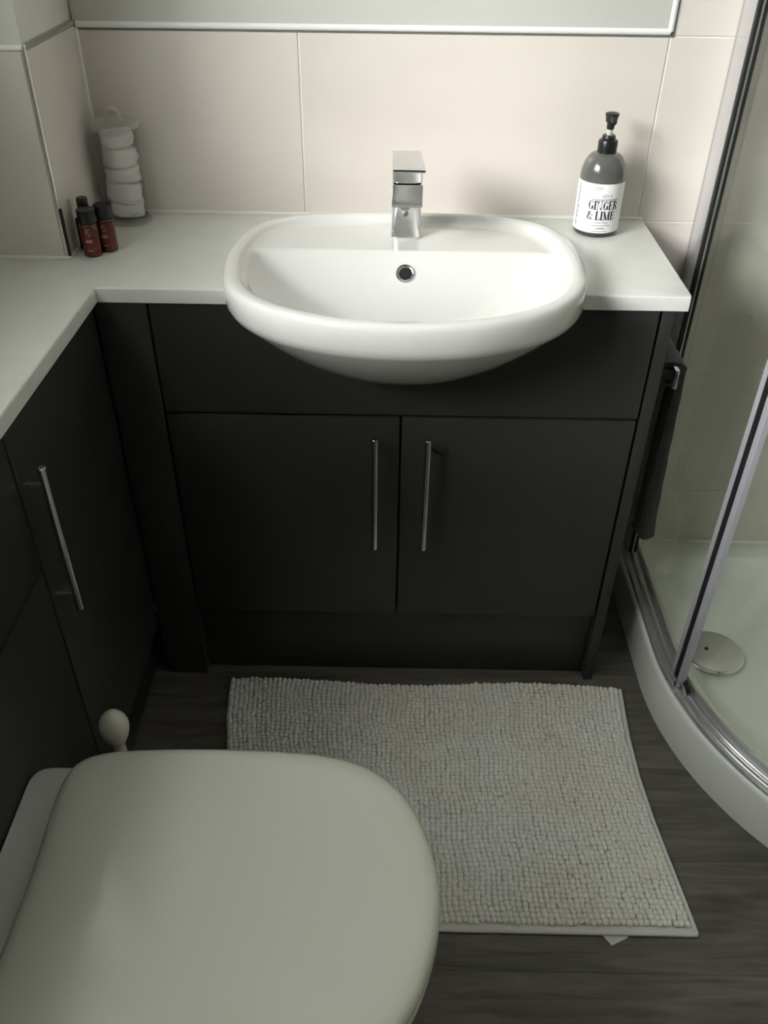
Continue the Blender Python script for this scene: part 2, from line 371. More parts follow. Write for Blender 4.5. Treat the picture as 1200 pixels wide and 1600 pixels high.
np_ = [(0.3735, 0.6110), (0.3735, 0.7935)] + [(fx[0][0] + 0.001, 0.7935)] + [q for q in fx if q[1] < 0.79] + [(-a, b) for a, b in fx[::-1] if b < 0.79] + [(-fx[0][0] - 0.001, 0.7935), (-0.3735, 0.7935), (-0.3735, 0.6110)]
keep(obj('fascia', prism(np_, 0.0, 0.018, axis='y'), 'char'), van)
for x0, x1, hx in ((-0.3735, -0.0018, -0.0405), (0.0018, 0.3735, 0.0435)):
    d = boxo('door', 'char', (x0, x1, 0.0, 0.018, 0.1765, 0.6058), van, bev=0.0016)
    bar_handle(d, (hx, -0.030, 0.359), (hx, -0.030, 0.5835), (0, -0.030, 0))
boxo('plinth', 'char', (-0.377, 0.3775, 0.022, 0.038, 0.0, 0.1725), van)
boxo('end_panel', 'char', (0.3785, 0.3965, 0.0, 0.320, 0.0, 0.7945), van)
boxo('filler_panel', 'char', (-0.4545, -0.3775, 0.0, 0.095, 0.0, 0.7945), van)
# ------------------------------------------------------------------ left run: storage cabinet and WC unit
FX = -0.4555
sc_ = thing('storage_cabinet', 'charcoal cabinet with one tall door left of the vanity unit', 'cabinet', (-0.55, -0.18, 0))
boxo('carcass', 'carc', (XL + 0.002, FX - 0.020, -0.359, 0.09, 0.14, 0.794), sc_)
d = boxo('door', 'char', (FX - 0.018, FX, -0.3590, -0.0025, 0.138, 0.7905), sc_, bev=0.0016)
bar_handle(d, (FX + 0.026, -0.3445, 0.508), (FX + 0.026, -0.3445, 0.738), (0.026, 0, 0))
boxo('plinth', 'char', (FX - 0.044, FX - 0.028, -0.359, 0.02, 0.0, 0.139), sc_)
wcu = thing('toilet_unit', 'charcoal boxed cistern unit behind the toilet', 'cabinet', (-0.55, -0.67, 0))
boxo('carcass', 'carc', (XL + 0.002, FX - 0.020, -0.975, -0.361, 0.14, 0.794), wcu)
boxo('panel', 'char', (FX - 0.018, FX, -0.975, -0.3625, 0.5945, 0.7905), wcu, bev=0.0016)
boxo('panel', 'char', (FX - 0.018, FX, -0.975, -0.3625, 0.138, 0.5905), wcu, bev=0.0016)
boxo('plinth', 'char', (FX - 0.044, FX - 0.028, -0.975, -0.361, 0.0, 0.139), wcu)

# ================================================================== BASIN
bsn = thing('basin', 'white ceramic semi-recessed basin with tap ledge set in the worktop', 'basin', (0, 0.03, 0.68))
YLEDGE = 0.101; ZDECK = 0.8400; ZBOT = 0.766; KI = 0.892; CB = (0.0, -0.036)
INN = [(BC[0] + KI * r * math.cos(t), BC[1] + KI * r * math.sin(t)) for t, r in zip(TH, RO)]
# D-shaped bowl mouth: the inner outline cut off by the straight ledge line, with rounded corners
mouth = []
for x_, y_ in INN:
    mouth.append((x_, y_))
def bowl_mouth():
    pts = [p for p in INN if p[1] <= YLEDGE]
    return sorted(pts, key=lambda p: math.atan2(p[1] - CB[1], p[0] - CB[0]))
BM_ = bowl_mouth()
rings = []
for k in [0.0, .06, .14, .22, .3, .38, .46, .54, .62, .70, .78, .85, .91, .96, .985]:
    rings.append(bas(max(k, 1e-3), ZU + (ZBAND - ZU) * k * k))
for k, z in ((.993, ZBAND + .0015), (1.0, ZBAND + .006), (1.004, ZBAND + .02), (1.004, ZR - .016), (1.001, ZR - .009), (.994, ZR - .004), (.982, ZR - .0012), (.965, ZR), (.945, ZR - .0003), (.925, ZR - .0012), (.912, ZR - .0028), (.902, ZR - .0058)):
    rings.append(bas(k, z))
def inner_z(x_, y_, kk):
    """height of the inside surface; kk = 1 on the inner edge of the rim"""
    th = math.atan2(y_ - CB[1], x_ - CB[0])
    r = math.hypot(x_ - CB[0], y_ - CB[1])
    rin = INR[int(round((th % (2 * PI)) / (2 * PI) * 720)) % 720]
    s = math.sin(th)
    rl = (YLEDGE - CB[1]) / s if s > 1e-3 else 9
    # soft minimum of the two boundaries gives the mouth rounded corners
    p = 14.0
    rm = (rin ** -p + rl ** -p) ** (-1 / p)
    u = r / rm
    zd = ZDECK + 0.0045 * max(0.0, min(1.0, (kk - 0.93) / 0.07)) ** 2
    if u >= 1.0: return zd
    top = zd
    e = ZBOT + (top - ZBOT) * (1 - (1 - u ** 2.7) ** 1.0)
    if u > 0.955:                      # rounded lip
        q = (u - 0.955) / 0.045
        e = e * (1 - q * q * (3 - 2 * q)) + top * (q * q * (3 - 2 * q))
    return e
INR = [ray_poly(INN, CB, 2 * PI * i / 720) for i in range(720)]
NR = 120
for j in range(NR):
    kk = 1 - (j / NR) ** 0.9
    kk = max(kk, 0.004)
    rings.append([(x_, y_, inner_z(x_, y_, kk)) for x_, y_, _ in [(BC[0] + KI * kk * r * math.cos(t), BC[1] + KI * kk * r * math.sin(t), 0) for t, r in zip(TH, RO)]])
bo = keep(obj('bowl', loft(rings), 'ceramic', None, True, 60), bsn)
# overflow ring on the sloping back of the bowl
oy = 0.0790; oz = inner_z(0.002, oy, 0.5); e = 0.004
nrm = Vector((0, -(inner_z(0.002, oy + e, .5) - inner_z(0.002, oy - e, .5)) / (2 * e), 1)).normalized()
def disc_frame(c, n, prof, seg=28):
    n = Vector(n).normalized(); u = Vector((1, 0, 0)); u = (u - n * u.dot(n)).normalized(); v = n.cross(u); c = Vector(c)
    return loft([[c + n * z + u * (r * math.cos(2 * PI * i / seg)) + v * (r * math.sin(2 * PI * i / seg)) for i in range(seg)] for r, z in prof])
keep(obj('overflow_ring', disc_frame((0.002, oy, oz), nrm, [(0.0145, -0.004), (0.0148, 0.0012), (0.0138, 0.0024), (0.0118, 0.0022), (0.0098, 0.0006), (0.0096, -0.003)]), 'chrome', None, True), bsn)
keep(obj('overflow_hole', disc_frame((0.002, oy, oz), nrm, [(0.0098, -0.003), (0.0098, 0.0003), (0.0001, 0.0004)]), 'hole', None), bsn)
keep(obj('waste', lathe([(0.031, -0.003), (0.032, 0.002), (0.029, 0.0045), (0.024, 0.005), (0.0235, 0.003), (0.021, 0.003), (0.020, 0.009), (0.012, 0.0115), (0.0, 0.012)], 36, 0.0, -0.036, ZBOT - .003), 'chrome', None, True), bsn)

# ================================================================== TAP
tap = thing('basin_tap', 'chrome single-lever tap standing on the basin ledge', 'tap', (0.002, 0.168, ZDECK))
def dshape(w, yb, yf, rnd, n=10):
    """plan outline: flat back, softly rounded front (towards -y)"""
    h = w / 2; pts = [(-h, yb), (h, yb)][::-1]
    out = [(h, yb)]
    for i in range(n + 1):
        a = -PI * i / n
        out.append((h * math.copysign(abs(math.cos(a)) ** rnd, math.cos(a)), yf + 0.012 + 0.012 * (-abs(math.sin(a)) ** rnd)))
    out.append((-h, yb)); return out
def stack(levels, m, name, n=10, ang=35):
    rings = []
    for w, yb, yf, z, dx in levels:
        rings.append([(x_ + dx, y_, z) for x_, y_ in dshape(w, yb, yf, 0.75, n)])
    o = obj(name, loft(rings), m, None, True, ang); o.parent = tap; return o
stack([(.046, .021, -.021, .000, 0), (.0475, .022, -.022, .002, 0), (.0475, .022, -.022, .004, 0), (.0455, .0215, -.0215, .006, 0), (.0445, .021, -.021, .03, 0), (.044, .021, -.023, .060, 0), (.044, .021, -.03, .0715, 0)], 'chrome', 'tap_body')
# spout: reaches forward over the bowl, front face gently concave
rings = []
for i, (y_, zb, zt, w) in enumerate([(.021, .0715, .100, .044), (.0, .0715, .100, .044), (-.03, .0720, .100, .0435), (-.06, .0735, .1000, .0445), (-.0775, .0745, .1000, .0445), (-.0800, .0748, .0970, .0445), (-.0835, .0750, .0910, .044), (-.0880, .0752, .0850, .0435), (-.0930, .0750, .0805, .0435), (-.0975, .0745, .0780, .044)]):
    h = w / 2; r = 0.002
    rings.append([(-h + r, y_, zb), (h - r, y_, zb), (h, y_, zb + r * .6), (h, y_, zt - r * .6 if zt - zb > .006 else zt - .0005), (h - r, y_, zt), (-h + r, y_, zt), (-h, y_, zt - r * .6 if zt - zb > .006 else zt - .0005), (-h, y_, zb + r * .6)])
sp = obj('spout', loft(rings), 'chrome', None, True, 30); sp.parent = tap
ae = obj('aerator', lathe([(.011, -.006), (.012, -.005), (.012, .001)], 24, 0, -.082, .0745), 'steel', None, True); ae.parent = tap
lv = stack([(.043, .019, -.074, .1006, 0), (.0440, .020, -.0755, .1018, 0), (.0440, .0205, -.0765, .116, 0), (.0440, .0205, -.0775, .1185, 0)], 'chrome', 'lever')
bm = bmesh.new()
pl = [(-.0225, .016), (-.0215, .0175), (.0195, .0185), (.0205, .017), (.0258, -.0815), (.0245, -.0835), (-.0195, -.0825), (-.0208, -.0812)]
bm = prism(pl, .1185, .1225, bev=.0007, bev_top_only=False, seg=2)
o = obj('lever_plate', bm, 'chrome', None, True, 30); o.parent = tap

# ================================================================== SOAP DISPENSER
SX, SY = 0.3205, 0.266
soap = thing('soap_dispenser', 'smoky grey pump bottle with white label on worktop right of the basin', 'bottle', (SX, SY, ZW))
soap.rotation_euler = (0, 0, 0)
r0 = 0.0365
def part(name, bm, m, parent, smooth=True, ang=40):
    o = obj(name, bm, m, None, smooth, ang); o.parent = parent; return o
part('bottle_base', lathe([(0, .0002), (.030, 0), (.0345, .0015), (.0362, .0045), (r0, .008), (r0, .012)], 56), 'soapbase', soap)
bprof = [(r0, .012), (r0, .086)] + [(.0125 + (r0 - .0125) * math.cos(a) ** 0.85, .086 + .041 * math.sin(a)) for a in np.linspace(0.08, PI / 2 * 0.97, 14)]
part('bottle_body', lathe(bprof, 56), 'soap', soap)
def cyl_patch(r, a0, a1, z0, z1, n=30, th=0.0004):
    rings = [[(r_ * math.cos(a), r_ * math.sin(a), z) for r_, z in ((r, z0), (r + th, z0), (r + th, z1), (r, z1))] for a in np.linspace(a0, a1, n)]
    return loft(rings)
AF = -PI / 2 - math.radians(4)            # direction the label faces
lab = part('label', cyl_patch(r0 + .0001, AF - 1.75, AF + 1.75, .0085, .0865, 48), 'label', soap); lab['label'] = 'white printed paper label'
# --- lettering: high-contrast capitals drawn as thick and thin strokes, wrapped round the bottle
def seg(p, q, w0, w1=None):
    w1 = w0 if w1 is None else w1
    return ('s', p, q, w0, w1)
TK, TN = .23, .07
def arc(cx, cy, rx, ry, a0, a1, wk=TK, wn=TN, n=14):
    return ('a', cx, cy, rx, ry, a0, a1, wk, wn, n)
def serif(x, y, w=.30): return seg((x - w / 2, y), (x + w / 2, y), -TN)      # negative width: horizontal hairline
LET = {
 'G': (.86, [arc(.43, .5, .36, .5, 48, 325), seg((.70, .06), (.70, .42), TK), serif(.70, .42, .34), seg((.735, .66), (.735, .95), TN)]),
 'I': (.42, [seg((.21, 0), (.21, 1), TK), serif(.21, .02, .38), serif(.21, .98, .38)]),
 'N': (.92, [seg((.17, 0), (.17, 1), TN), seg((.14, .98), (.74, .02), TK), seg((.74, 0), (.74, 1), TN), serif(.17, .02), serif(.12, .98), serif(.74, .98)]),
 'E': (.70, [seg((.20, 0), (.20, 1), TK), seg((.06, .98), (.62, .98), -TN), seg((.06, .02), (.64, .02), -TN), seg((.2, .51), (.5, .51), -TN), seg((.61, .74), (.61, .98), TN), seg((.63, .02), (.63, .28), TN), seg((.5, .39), (.5, .63), TN)]),
 'R': (.84, [seg((.20, 0), (.20, 1), TK), serif(.2, .02, .36), seg((.06, .98), (.40, .98), -TN), seg((.2, .5), (.42, .5), -TN), arc(.40, .74, .24, .24, -90, 90), seg((.44, .5), (.72, .03), TK * .95), serif(.72, .02, .22)]),
 'L': (.68, [seg((.20, 0), (.20, 1), TK), serif(.20, .98, .36), seg((.06, .02), (.62, .02), -TN), seg((.62, .02), (.62, .32), TN)]),
 'M': (1.06, [seg((.15, 0), (.15, 1), TN), seg((.14, .98), (.50, .02), TK), seg((.52, .02), (.83, .98), TN), seg((.86, 0), (.86, 1), TK), serif(.15, .02), serif(.88, .02, .34), serif(.1, .98, .26), serif(.90, .98, .28)]),
 '&': (.94, [arc(.38, .76, .17, .23, 0, 360, TK * .7), seg((.24, .66), (.74, .02), TK), arc(.34, .28, .26, .28, 95, 300), seg((.46, .03), (.80, .55), TN), seg((.68, .55), (.90, .55), -TN)]),
 ' ': (.30, []),
}
def strokes_to_quads(st):
    out = []
    for s in st:
        if s[0] == 's':
            (x0, y0), (x1, y1), w0, w1 = s[1], s[2], s[3], s[4]
            if w0 < 0: out.append([(x0, y0 + w0 / 2), (x1, y1 + w0 / 2), (x1, y1 - w0 / 2), (x0, y0 - w0 / 2)])
            else: out.append([(x0 - w0 / 2, y0), (x0 + w0 / 2, y0), (x1 + w1 / 2, y1), (x1 - w1 / 2, y1)])
        else:
            _, cx, cy, rx, ry, a0, a1, wk, wn, n = s; P = []
            for i in range(n + 1):
                a = math.radians(a0 + (a1 - a0) * i / n); w = wn + (wk - wn) * abs(math.cos(a)) ** 1.5
                P.append(((cx + (rx) * math.cos(a), cy + (ry) * math.sin(a)), (cx + (rx - w) * math.cos(a), cy + (ry - w * .8) * math.sin(a))))
            for (o0, i0), (o1, i1) in zip(P[:-1], P[1:]): out.append([o0, o1, i1, i0])
    return out
def text_quads(txt, h, width):
    tot = sum(LET[c][0] for c in txt); sx = width / tot; x = -width / 2; Q = []
    for c in txt:
        w, st = LET[c]
        for q in strokes_to_quads(st): Q.append([(x + px * sx, py * h) for px, py in q])
        x += w * sx
    return Q
def wrap(Q, r, zc, af, th=0.00015, extra=0.0):
    bm = bmesh.new()
    for q in Q:
        n = 4
        v0 = []
        for (u, v) in q:
            a = af + (u + extra) / r
            v0.append((math.cos(a), math.sin(a), zc + v))
        lo = [bm.verts.new((c * r, s * r, z)) for c, s, z in v0]; hi = [bm.verts.new((c * (r + th), s * (r + th), z)) for c, s, z in v0]
        bm.faces.new(hi); bm.faces.new(lo[::-1])
        for i in range(4): bm.faces.new((lo[i], lo[(i + 1) % 4], hi[(i + 1) % 4], hi[i]))
    return bm
def letters_sans(txt, h, width):
    """small print: the built-in font turned into a mesh"""
    cu = bpy.data.curves.new('t', 'FONT'); cu.body = txt; cu.align_x = 'CENTER'; cu.resolution_u = 2
    o = bpy.data.objects.new('t', cu); COL.objects.link(o)
    me = bpy.data.meshes.new_from_object(o.evaluated_get(bpy.context.evaluated_depsgraph_get()))
    xs = [v.co.x for v in me.vertices]; ys = [v.co.y for v in me.vertices]
    cx = (min(xs) + max(xs)) / 2; kx = width / (max(xs) - min(xs)); ky = h / (max(ys) - min(ys)); y0 = min(ys)
    Q = [[((me.vertices[i].co.x - cx) * kx, (me.vertices[i].co.y - y0) * ky) for i in p.vertices] for p in me.polygons]
    bpy.data.objects.remove(o); bpy.data.curves.remove(cu); bpy.data.meshes.remove(me)
    return Q
def wrap_any(Q, r, zc, af):
    bm = bmesh.new()
    for q in Q:
        bm.faces.new([bm.verts.new((r * math.cos(af + u / r), r * math.sin(af + u / r), zc + v)) for u, v in q])
    return bm
RL = r0 + .0005
zl = lambda f: .0865 - f * .078          # fraction from the label's top edge
tx = 0.003
Q = [[(u + tx, v + zl(.515)) for u, v in q] for q in text_quads('GINGER', .0138, .050)]
Q += [[(u + tx - .002, v + zl(.725)) for u, v in q] for q in text_quads('& LIME', .0138, .047)]
part('label_lettering', wrap(Q, RL, 0.0, AF), 'ink', lab, False)
Q = [[(u + tx + .004, v + zl(.262)) for u, v in q] for q in letters_sans('IZZY B', .0042, .016)]
Q += [[(u + tx, v + zl(.80)) for u, v in q] for q in letters_sans('HAND WASH', .0030, .021)]
for f, w, h, dx in ((.065, .013, .0010, -.010), (.095, .010, .0010, -.0115), (.300, .046, .0009, .002), (.325, .046, .0005, .002), (.835, .030, .0009, 0), (.885, .012, .0012, 0), (.905, .017, .0008, 0), (.955, .026, .0012, 0)):
    n_ = max(4, int(w / .003))
    for i in range(n_):
        a, b = -w / 2 + w * i / n_, -w / 2 + w * (i + .8 if h > .0009 else i + 1) / n_
        Q.append([(a + dx + tx, zl(f) - h), (b + dx + tx, zl(f) - h), (b + dx + tx, zl(f)), (a + dx + tx, zl(f))])
part('label_small_print', wrap_any(Q, RL + .0001, 0.0, AF), 'greyink', lab, False)['kind'] = 'stuff'
Q = []
for i in range(24):
    w = random.uniform(.003, .0065); f = .06 + .86 * i / 24
    Q.append([(-.047, zl(f) - .0016), (-.047 + w, zl(f) - .0016), (-.047 + w, zl(f)), (-.047, zl(f))])
part('label_side_print', wrap_any(Q, RL + .0001, 0.0, AF), 'ink', lab, False)
col = lathe([(.0135, .122), (.0150, .1235), (.0152, .128), (.0152, .143), (.0140, .1455), (.0105, .146), (.0105, .151), (.0095, .1525), (.005, .1525)], 28)
part('collar', col, 'pump', soap)
part('pump_stem', lathe([(.0044, .150), (.0044, .163)], 18), 'stem', soap)
part('pump_nozzle', lathe([(.0045, .1605), (.0058, .1615), (.0062, .170), (.0092, .1725), (.0094, .178), (.0108, .182), (.0108, .184), (.007, .1855), (0, .186)], 28), 'pump', soap)
bm = tube([(0, .004, .1765), (0, -.008, .1775), (0, -.018, .1770), (0, -.022, .174)], [.0062, .0056, .0044, .0038], 14)
part('pump_spout', bm, 'pump', soap)

# ================================================================== MINIATURE BOTTLES
def mini_bottle(loc, h, rot, label, kind):
    t = thing('miniature_bottle', label, 'bottle', loc, 'miniature toiletry bottles in the corner')
    t.rotation_euler = (0, 0, rot)
    r = .0136
    part('bottle_body', lathe([(0, .0002), (.0118, 0), (r, .0015), (r, h * .70), (r * .93, h * .715), (.0085, h * .722), (.0085, h * .75)], 36), kind, t)
    part('cap', lathe([(.0108, h * .728), (.0137, h * .732), (.0140, h * .74), (.0140, h * .985), (.0130, h), (0, h * 1.002)], 36), 'cap', t)
    af = -PI / 2 + .12
    lb = part('label', cyl_patch(r + .00005, af - 1.3, af + 1.3, h * .16, h * .60, 20, .0002), 'minilabel', t); lb['label'] = 'dull red printed label'
    Q = []
    for i in range(3):
        for j in range(4):
            if (i + j) % 4 != 3: Q.append([(-.003 + i * .0026, h * .60 - j * .0030), (-.0018 + i * .0026, h * .60 - j * .0030), (-.0018 + i * .0026, h * .60 + .0012 - j * .0030), (-.003 + i * .0026, h * .60 + .0012 - j * .0030)])
    for f, w in ((.38, .008), (.355, .012), (.335, .009), (.15, .010)):
        n_ = int(w / .0016)
        for i in range(n_):
            a = -w / 2 + w * i / n_; b = a + w / n_ * .8
            Q.append([(a, h * f), (b, h * f), (b, h * f + .0008), (a, h * f + .0008)])
    part('label_print', wrap_any(Q, r + .0004, 0, af), 'whiteink', lb, False)
    return t
mini_bottle((-0.4830, 0.1235, ZW), .0715, 0.0, 'dark red miniature bottle with black cap nearest the worktop edge', 'mini')
mini_bottle((-0.4640, 0.1460, ZW), .0715, -.15, 'dark red miniature bottle with black cap nearest the cotton jar', 'mini')
t = thing('miniature_bottle', 'flat black miniature bottle with narrow cap against the tiled corner', 'bottle', (-0.4955, 0.1520, ZW), 'miniature toiletry bottles in the corner')
part('bottle_body', box(-.0145, .0145, -.0085, .0085, 0, .050, .003, 3), 'minidark', t)
part('shoulder', lathe([(.010, .0495), (.0075, .052), (.007, .056)], 24), 'minidark', t)
part('cap', lathe([(.0078, .054), (.0085, .055), (.0085, .078), (.0075, .0795), (0, .080)], 28), 'cap', t)

# ================================================================== COTTON JAR
JX, JY = -0.4665, 0.284
jar = thing('cotton_jar', 'tall clear plastic jar with loop-handled lid in the tiled corner', 'jar', (JX, JY, ZW))
rj = .0345
part('jar_body', lathe([(rj, .006), (rj, .150), (rj - .0014, .150), (rj - .0014, .008), (0, .008)], 48), 'jarwall', jar)
part('jar_base', lathe([(0, .0003), (.033, 0), (.0375, .001), (.038, .003), (.0365, .0055), (rj, .0075), (0, .0078)], 48), 'milky', jar)
lid = part('jar_lid', lathe([(rj - .0005, .149), (.0378, .1495), (.0382, .1515), (.0382, .156), (.0368, .1582), (.030, .1592), (0, .1596)], 48), 'milky', jar)
loop = [(.0115 * math.cos(a), 0, .159 + .019 * math.sin(a)) for a in np.linspace(-.05, PI + .05, 15)]
part('loop_handle', tube(loop, .0026, 10), 'milky', lid)
wb_me = []
for v in range(4):
    bm = bmesh.new(); bmesh.ops.create_icosphere(bm, subdivisions=3, radius=1.0)
    ph = [random.uniform(0, 6) for _ in range(6)]
    for q in bm.verts:
        c = q.co.normalized()
        k = 1 + .11 * math.sin(3.1 * c.x + ph[0]) * math.sin(2.7 * c.y + ph[1]) + .07 * math.sin(6.3 * c.z + ph[2]) * math.sin(5.1 * c.x + ph[3]) + .03 * math.sin(9 * c.y + ph[4]) * math.sin(8 * c.z + ph[5])
        e_ = (1 - abs(c.z) ** 5.5) ** (1 / 5.5) / max(1e-3, math.sqrt(max(1e-6, 1 - c.z ** 2))) if abs(c.z) < .995 else 1.0
        q.co = Vector((c.x * e_, c.y * e_, math.copysign(abs(c.z) ** .75, c.z))) * k
    rm_ = max(math.hypot(q.co.x, q.co.y) for q in bm.verts); zm_ = max(abs(q.co.z) for q in bm.verts)
    for q in bm.verts: q.co = Vector((q.co.x / rm_, q.co.y / rm_, q.co.z / zm_))
    me = bpy.data.meshes.new('cotton_puff'); bm.to_mesh(me); bm.free(); me.materials.append(M['cotton'])
    me.polygons.foreach_set('use_smooth', [True] * len(me.polygons)); wb_me.append(me)
hz = .0095
for lvl, (hh, rr, tilt) in enumerate(((.0135, .0322, .04), (.0175, .0315, .09), (.0135, .0320, -.06), (.0170, .0312, .10), (.0130, .0318, -.07))):
    o = bpy.data.objects.new('cotton_puff', wb_me[lvl % 4]); COL.objects.link(o); a = lvl * 2.4
    o.location = (JX + .0004 * math.cos(a), JY + .0004 * math.sin(a), ZW + hz + hh * .95); hz += hh * 1.80
    o.scale = (rr, rr, hh); o.rotation_euler = (tilt * math.sin(a), tilt * math.cos(a), a)
    where = ['lowest', 'second lowest', 'middle', 'second highest', 'topmost'][lvl]
    tag(o, where + ' white cotton wool puff packed inside the clear jar', 'cotton wool', 'cotton wool in the clear jar')

# ================================================================== TOILET
toi = thing('toilet', 'white back-to-wall toilet with closed rounded lid', 'toilet', (-0.25, -0.703, 0))
YC = -0.703
lid_half = [(-.397, 0), (-.400, .10), (-.3985, .140), (-.388, .164), (-.355, .177), (-.29, .1835), (-.205, .1855), (-.13, .183), (-.075, .176), (-.028, .158), (.010, .122), (.031, .078), (.0425, .035), (.0455, 0)]
def lid_outline(half, n=6):
    f = [(x_, YC + y_) for x_, y_ in half] + [(x_, YC - y_) for x_, y_ in half[-2:0:-1]]
    P = np.array([p for p in catmull(f, 12)])
    L = np.concatenate([[0], np.cumsum(np.hypot(*(np.roll(P, -1, 0) - P).T))]); Pc = np.vstack([P, P[:1]])
    t = np.linspace(0, L[-1], 241)[:-1]; P = np.stack([np.interp(t, L, Pc[:, 0]), np.interp(t, L, Pc[:, 1])], 1)
    for _ in range(6): P = P * .5 + (np.roll(P, 1, 0) + np.roll(P, -1, 0)) * .25
    return [(float(a), float(b)) for a, b in P]
LO = lid_outline(lid_half); LC = (-.18, YC)
def scaled(poly, d, z, c=LC):
    """shrink the outline by a distance d along the radius"""
    out = []
    for x_, y_ in poly:
        r = math.hypot(x_ - c[0], y_ - c[1]); k = (r - d) / r
        out.append((c[0] + (x_ - c[0]) * k, c[1] + (y_ - c[1]) * k, z))
    return out
def blend(poly, k, z, c=LC): return [(c[0] + (x_ - c[0]) * k, c[1] + (y_ - c[1]) * k, z) for x_, y_ in poly]
rings = [blend(LO, .3, .428), scaled(LO, .010, .428), scaled(LO, .003, .4285), scaled(LO, .0005, .431), scaled(LO, 0, .435), scaled(LO, .0008, .4395), scaled(LO, .0035, .4440), scaled(LO, .0085, .4476), scaled(LO, .016, .4498), scaled(LO, .03, .4512), blend(LO, .7, .4522), blend(LO, .45, .4530), blend(LO, .2, .4533), blend(LO, .01, .4534)]
ld = keep(obj('lid', loft(rings), 'lid', None, True, 60), toi)
rings = [scaled(LO, .012, .409), scaled(LO, .004, .4095), scaled(LO, .001, .412), scaled(LO, .0, .418), scaled(LO, .002, .4245), scaled(LO, .006, .4275), blend(LO, .4, .4275)]
keep(obj('seat', loft(rings), 'lid', None, True, 60), toi)
# pan: squared back plateau against the unit, rounded front, tapering to a foot
pan_half = [(-.4535, 0), (-.4535, .09), (-.4535, .150), (-.4525, .172), (-.444, .1785), (-.425, .1795), (-.36, .1795), (-.27, .180), (-.19, .178), (-.115, .166), (-.055, .138), (-.012, .095), (.010, .045), (.016, 0)]
PO = lid_outline(pan_half); 
rings = []
for z, kx, ky in ((0.0, .62, .66), (.03, .61, .64), (.10, .60, .62), (.18, .64, .70), (.26, .76, .86), (.33, .90, .97), (.37, .97, 1.0), (.395, 1.0, 1.0), (.403, .998, .998), (.4075, .990, .990), (.409, .975, .975)):
    rings.append([(-.4535 + (x_ + .4535) * (kx if z < .409 else kx), YC + (y_ - YC) * ky, z) for x_, y_ in PO])
keep(obj('pan', loft(rings), 'ceramic', None, True, 60), toi)

# ================================================================== TOILET BRUSH
tb = thing('toilet_brush', 'white toilet brush with egg-shaped handle standing behind the toilet', 'toilet brush', (-0.3835, -0.436, 0))
egg = [(.0095, .300), (.0082, .335), (.0088, .342)] + [(.0088 + .0112 * math.sin(PI * .5 * min(1, f / .55)) if f < .55 else .020 * math.cos(PI * .5 * (f - .55) / .45) ** .62, .342 + .066 * f) for f in np.linspace(.05, 1, 18)]
part('handle', lathe([(.0075, .12), (.0078, .24), (.0095, .300)] + egg[1:], 32), 'brush', tb)
part('holder', lathe([(0, .001), (.046, 0), (.050, .004), (.050, .010), (.044, .03), (.042, .135), (.045, .15), (.042, .152), (.038, .14), (.038, .02), (0, .02)], 40), 'brush', tb)
part('bristle_head', lathe([(.01, .03), (.033, .035), (.035, .09), (.02, .11), (.008, .13)], 30), 'cotton', tb)

# ================================================================== BATH MAT
def lerp_tab(tab, t):
    for (a, va), (b, vb) in zip(tab[:-1], tab[1:]):
        if t <= b: return va + (vb - va) * (t - a) / (b - a)
    return tab[-1][1]
Y0m, Y1m = -0.0235, -0.5165
RT = [(0, .4475), (.12, .443), (.25, .4395), (.42, .4395), (.6, .4455), (.8, .457), (1.0, .4680)]
LT = [(0, -.3265), (.18, -.321), (.36, -.305), (.6, -.300), (1.0, -.305)]
def mpt(u, v):
    y_ = Y0m + (Y1m - Y0m) * v
    xa, xb = lerp_tab(LT, v), lerp_tab(RT, v)
    wav = .006 * math.sin(3.0 * u * PI + .6) * (1 - v) * (1 if u > .05 else u / .05) - .003 * u * (1 - v)
    return xa + (xb - xa) * u, y_ + wav
mt = thing('bath_mat', 'pale grey chenille bath mat on the floor before the vanity unit', 'bath mat', (0.07, -0.27, 0))
nu, nv = 60, 40
bm = bmesh.new(); lo = {}; hi = {}
for i in range(nu + 1):
    for j in range(nv + 1):
        x_, y_ = mpt(i / nu, j / nv)
        hi[i, j] = bm.verts.new((x_, y_, .0055 + .0006 * math.sin(i * .7) * math.sin(j * .9))); lo[i, j] = bm.verts.new((x_, y_, .0002))
for i in range(nu):
    for j in range(nv):
        bm.faces.new((hi[i, j], hi[i + 1, j], hi[i + 1, j + 1], hi[i, j + 1])); bm.faces.new((lo[i, j], lo[i, j + 1], lo[i + 1, j + 1], lo[i + 1, j]))
for i in range(nu):
    for j in (0, nv): bm.faces.new((lo[i, j], lo[i + 1, j], hi[i + 1, j], hi[i, j]))
for j in range(nv):
    for i in (0, nu): bm.faces.new((lo[i, j], lo[i, j + 1], hi[i, j + 1], hi[i, j]))
keep(obj('backing', bm, 'matbase', None, True), mt)
tmp = bmesh.new(); bmesh.ops.create_icosphere(tmp, subdivisions=2, radius=1.0)
iv = np.array([v.co[:] for v in tmp.verts]); itri = np.array([[v.index for v in f.verts] for f in tmp.faces]); tmp.free()
rng = np.random.default_rng(3); V = []; F = []; base = 0
cu_, cv_ = 84, 58
ph = rng.uniform(0, 6, 8)
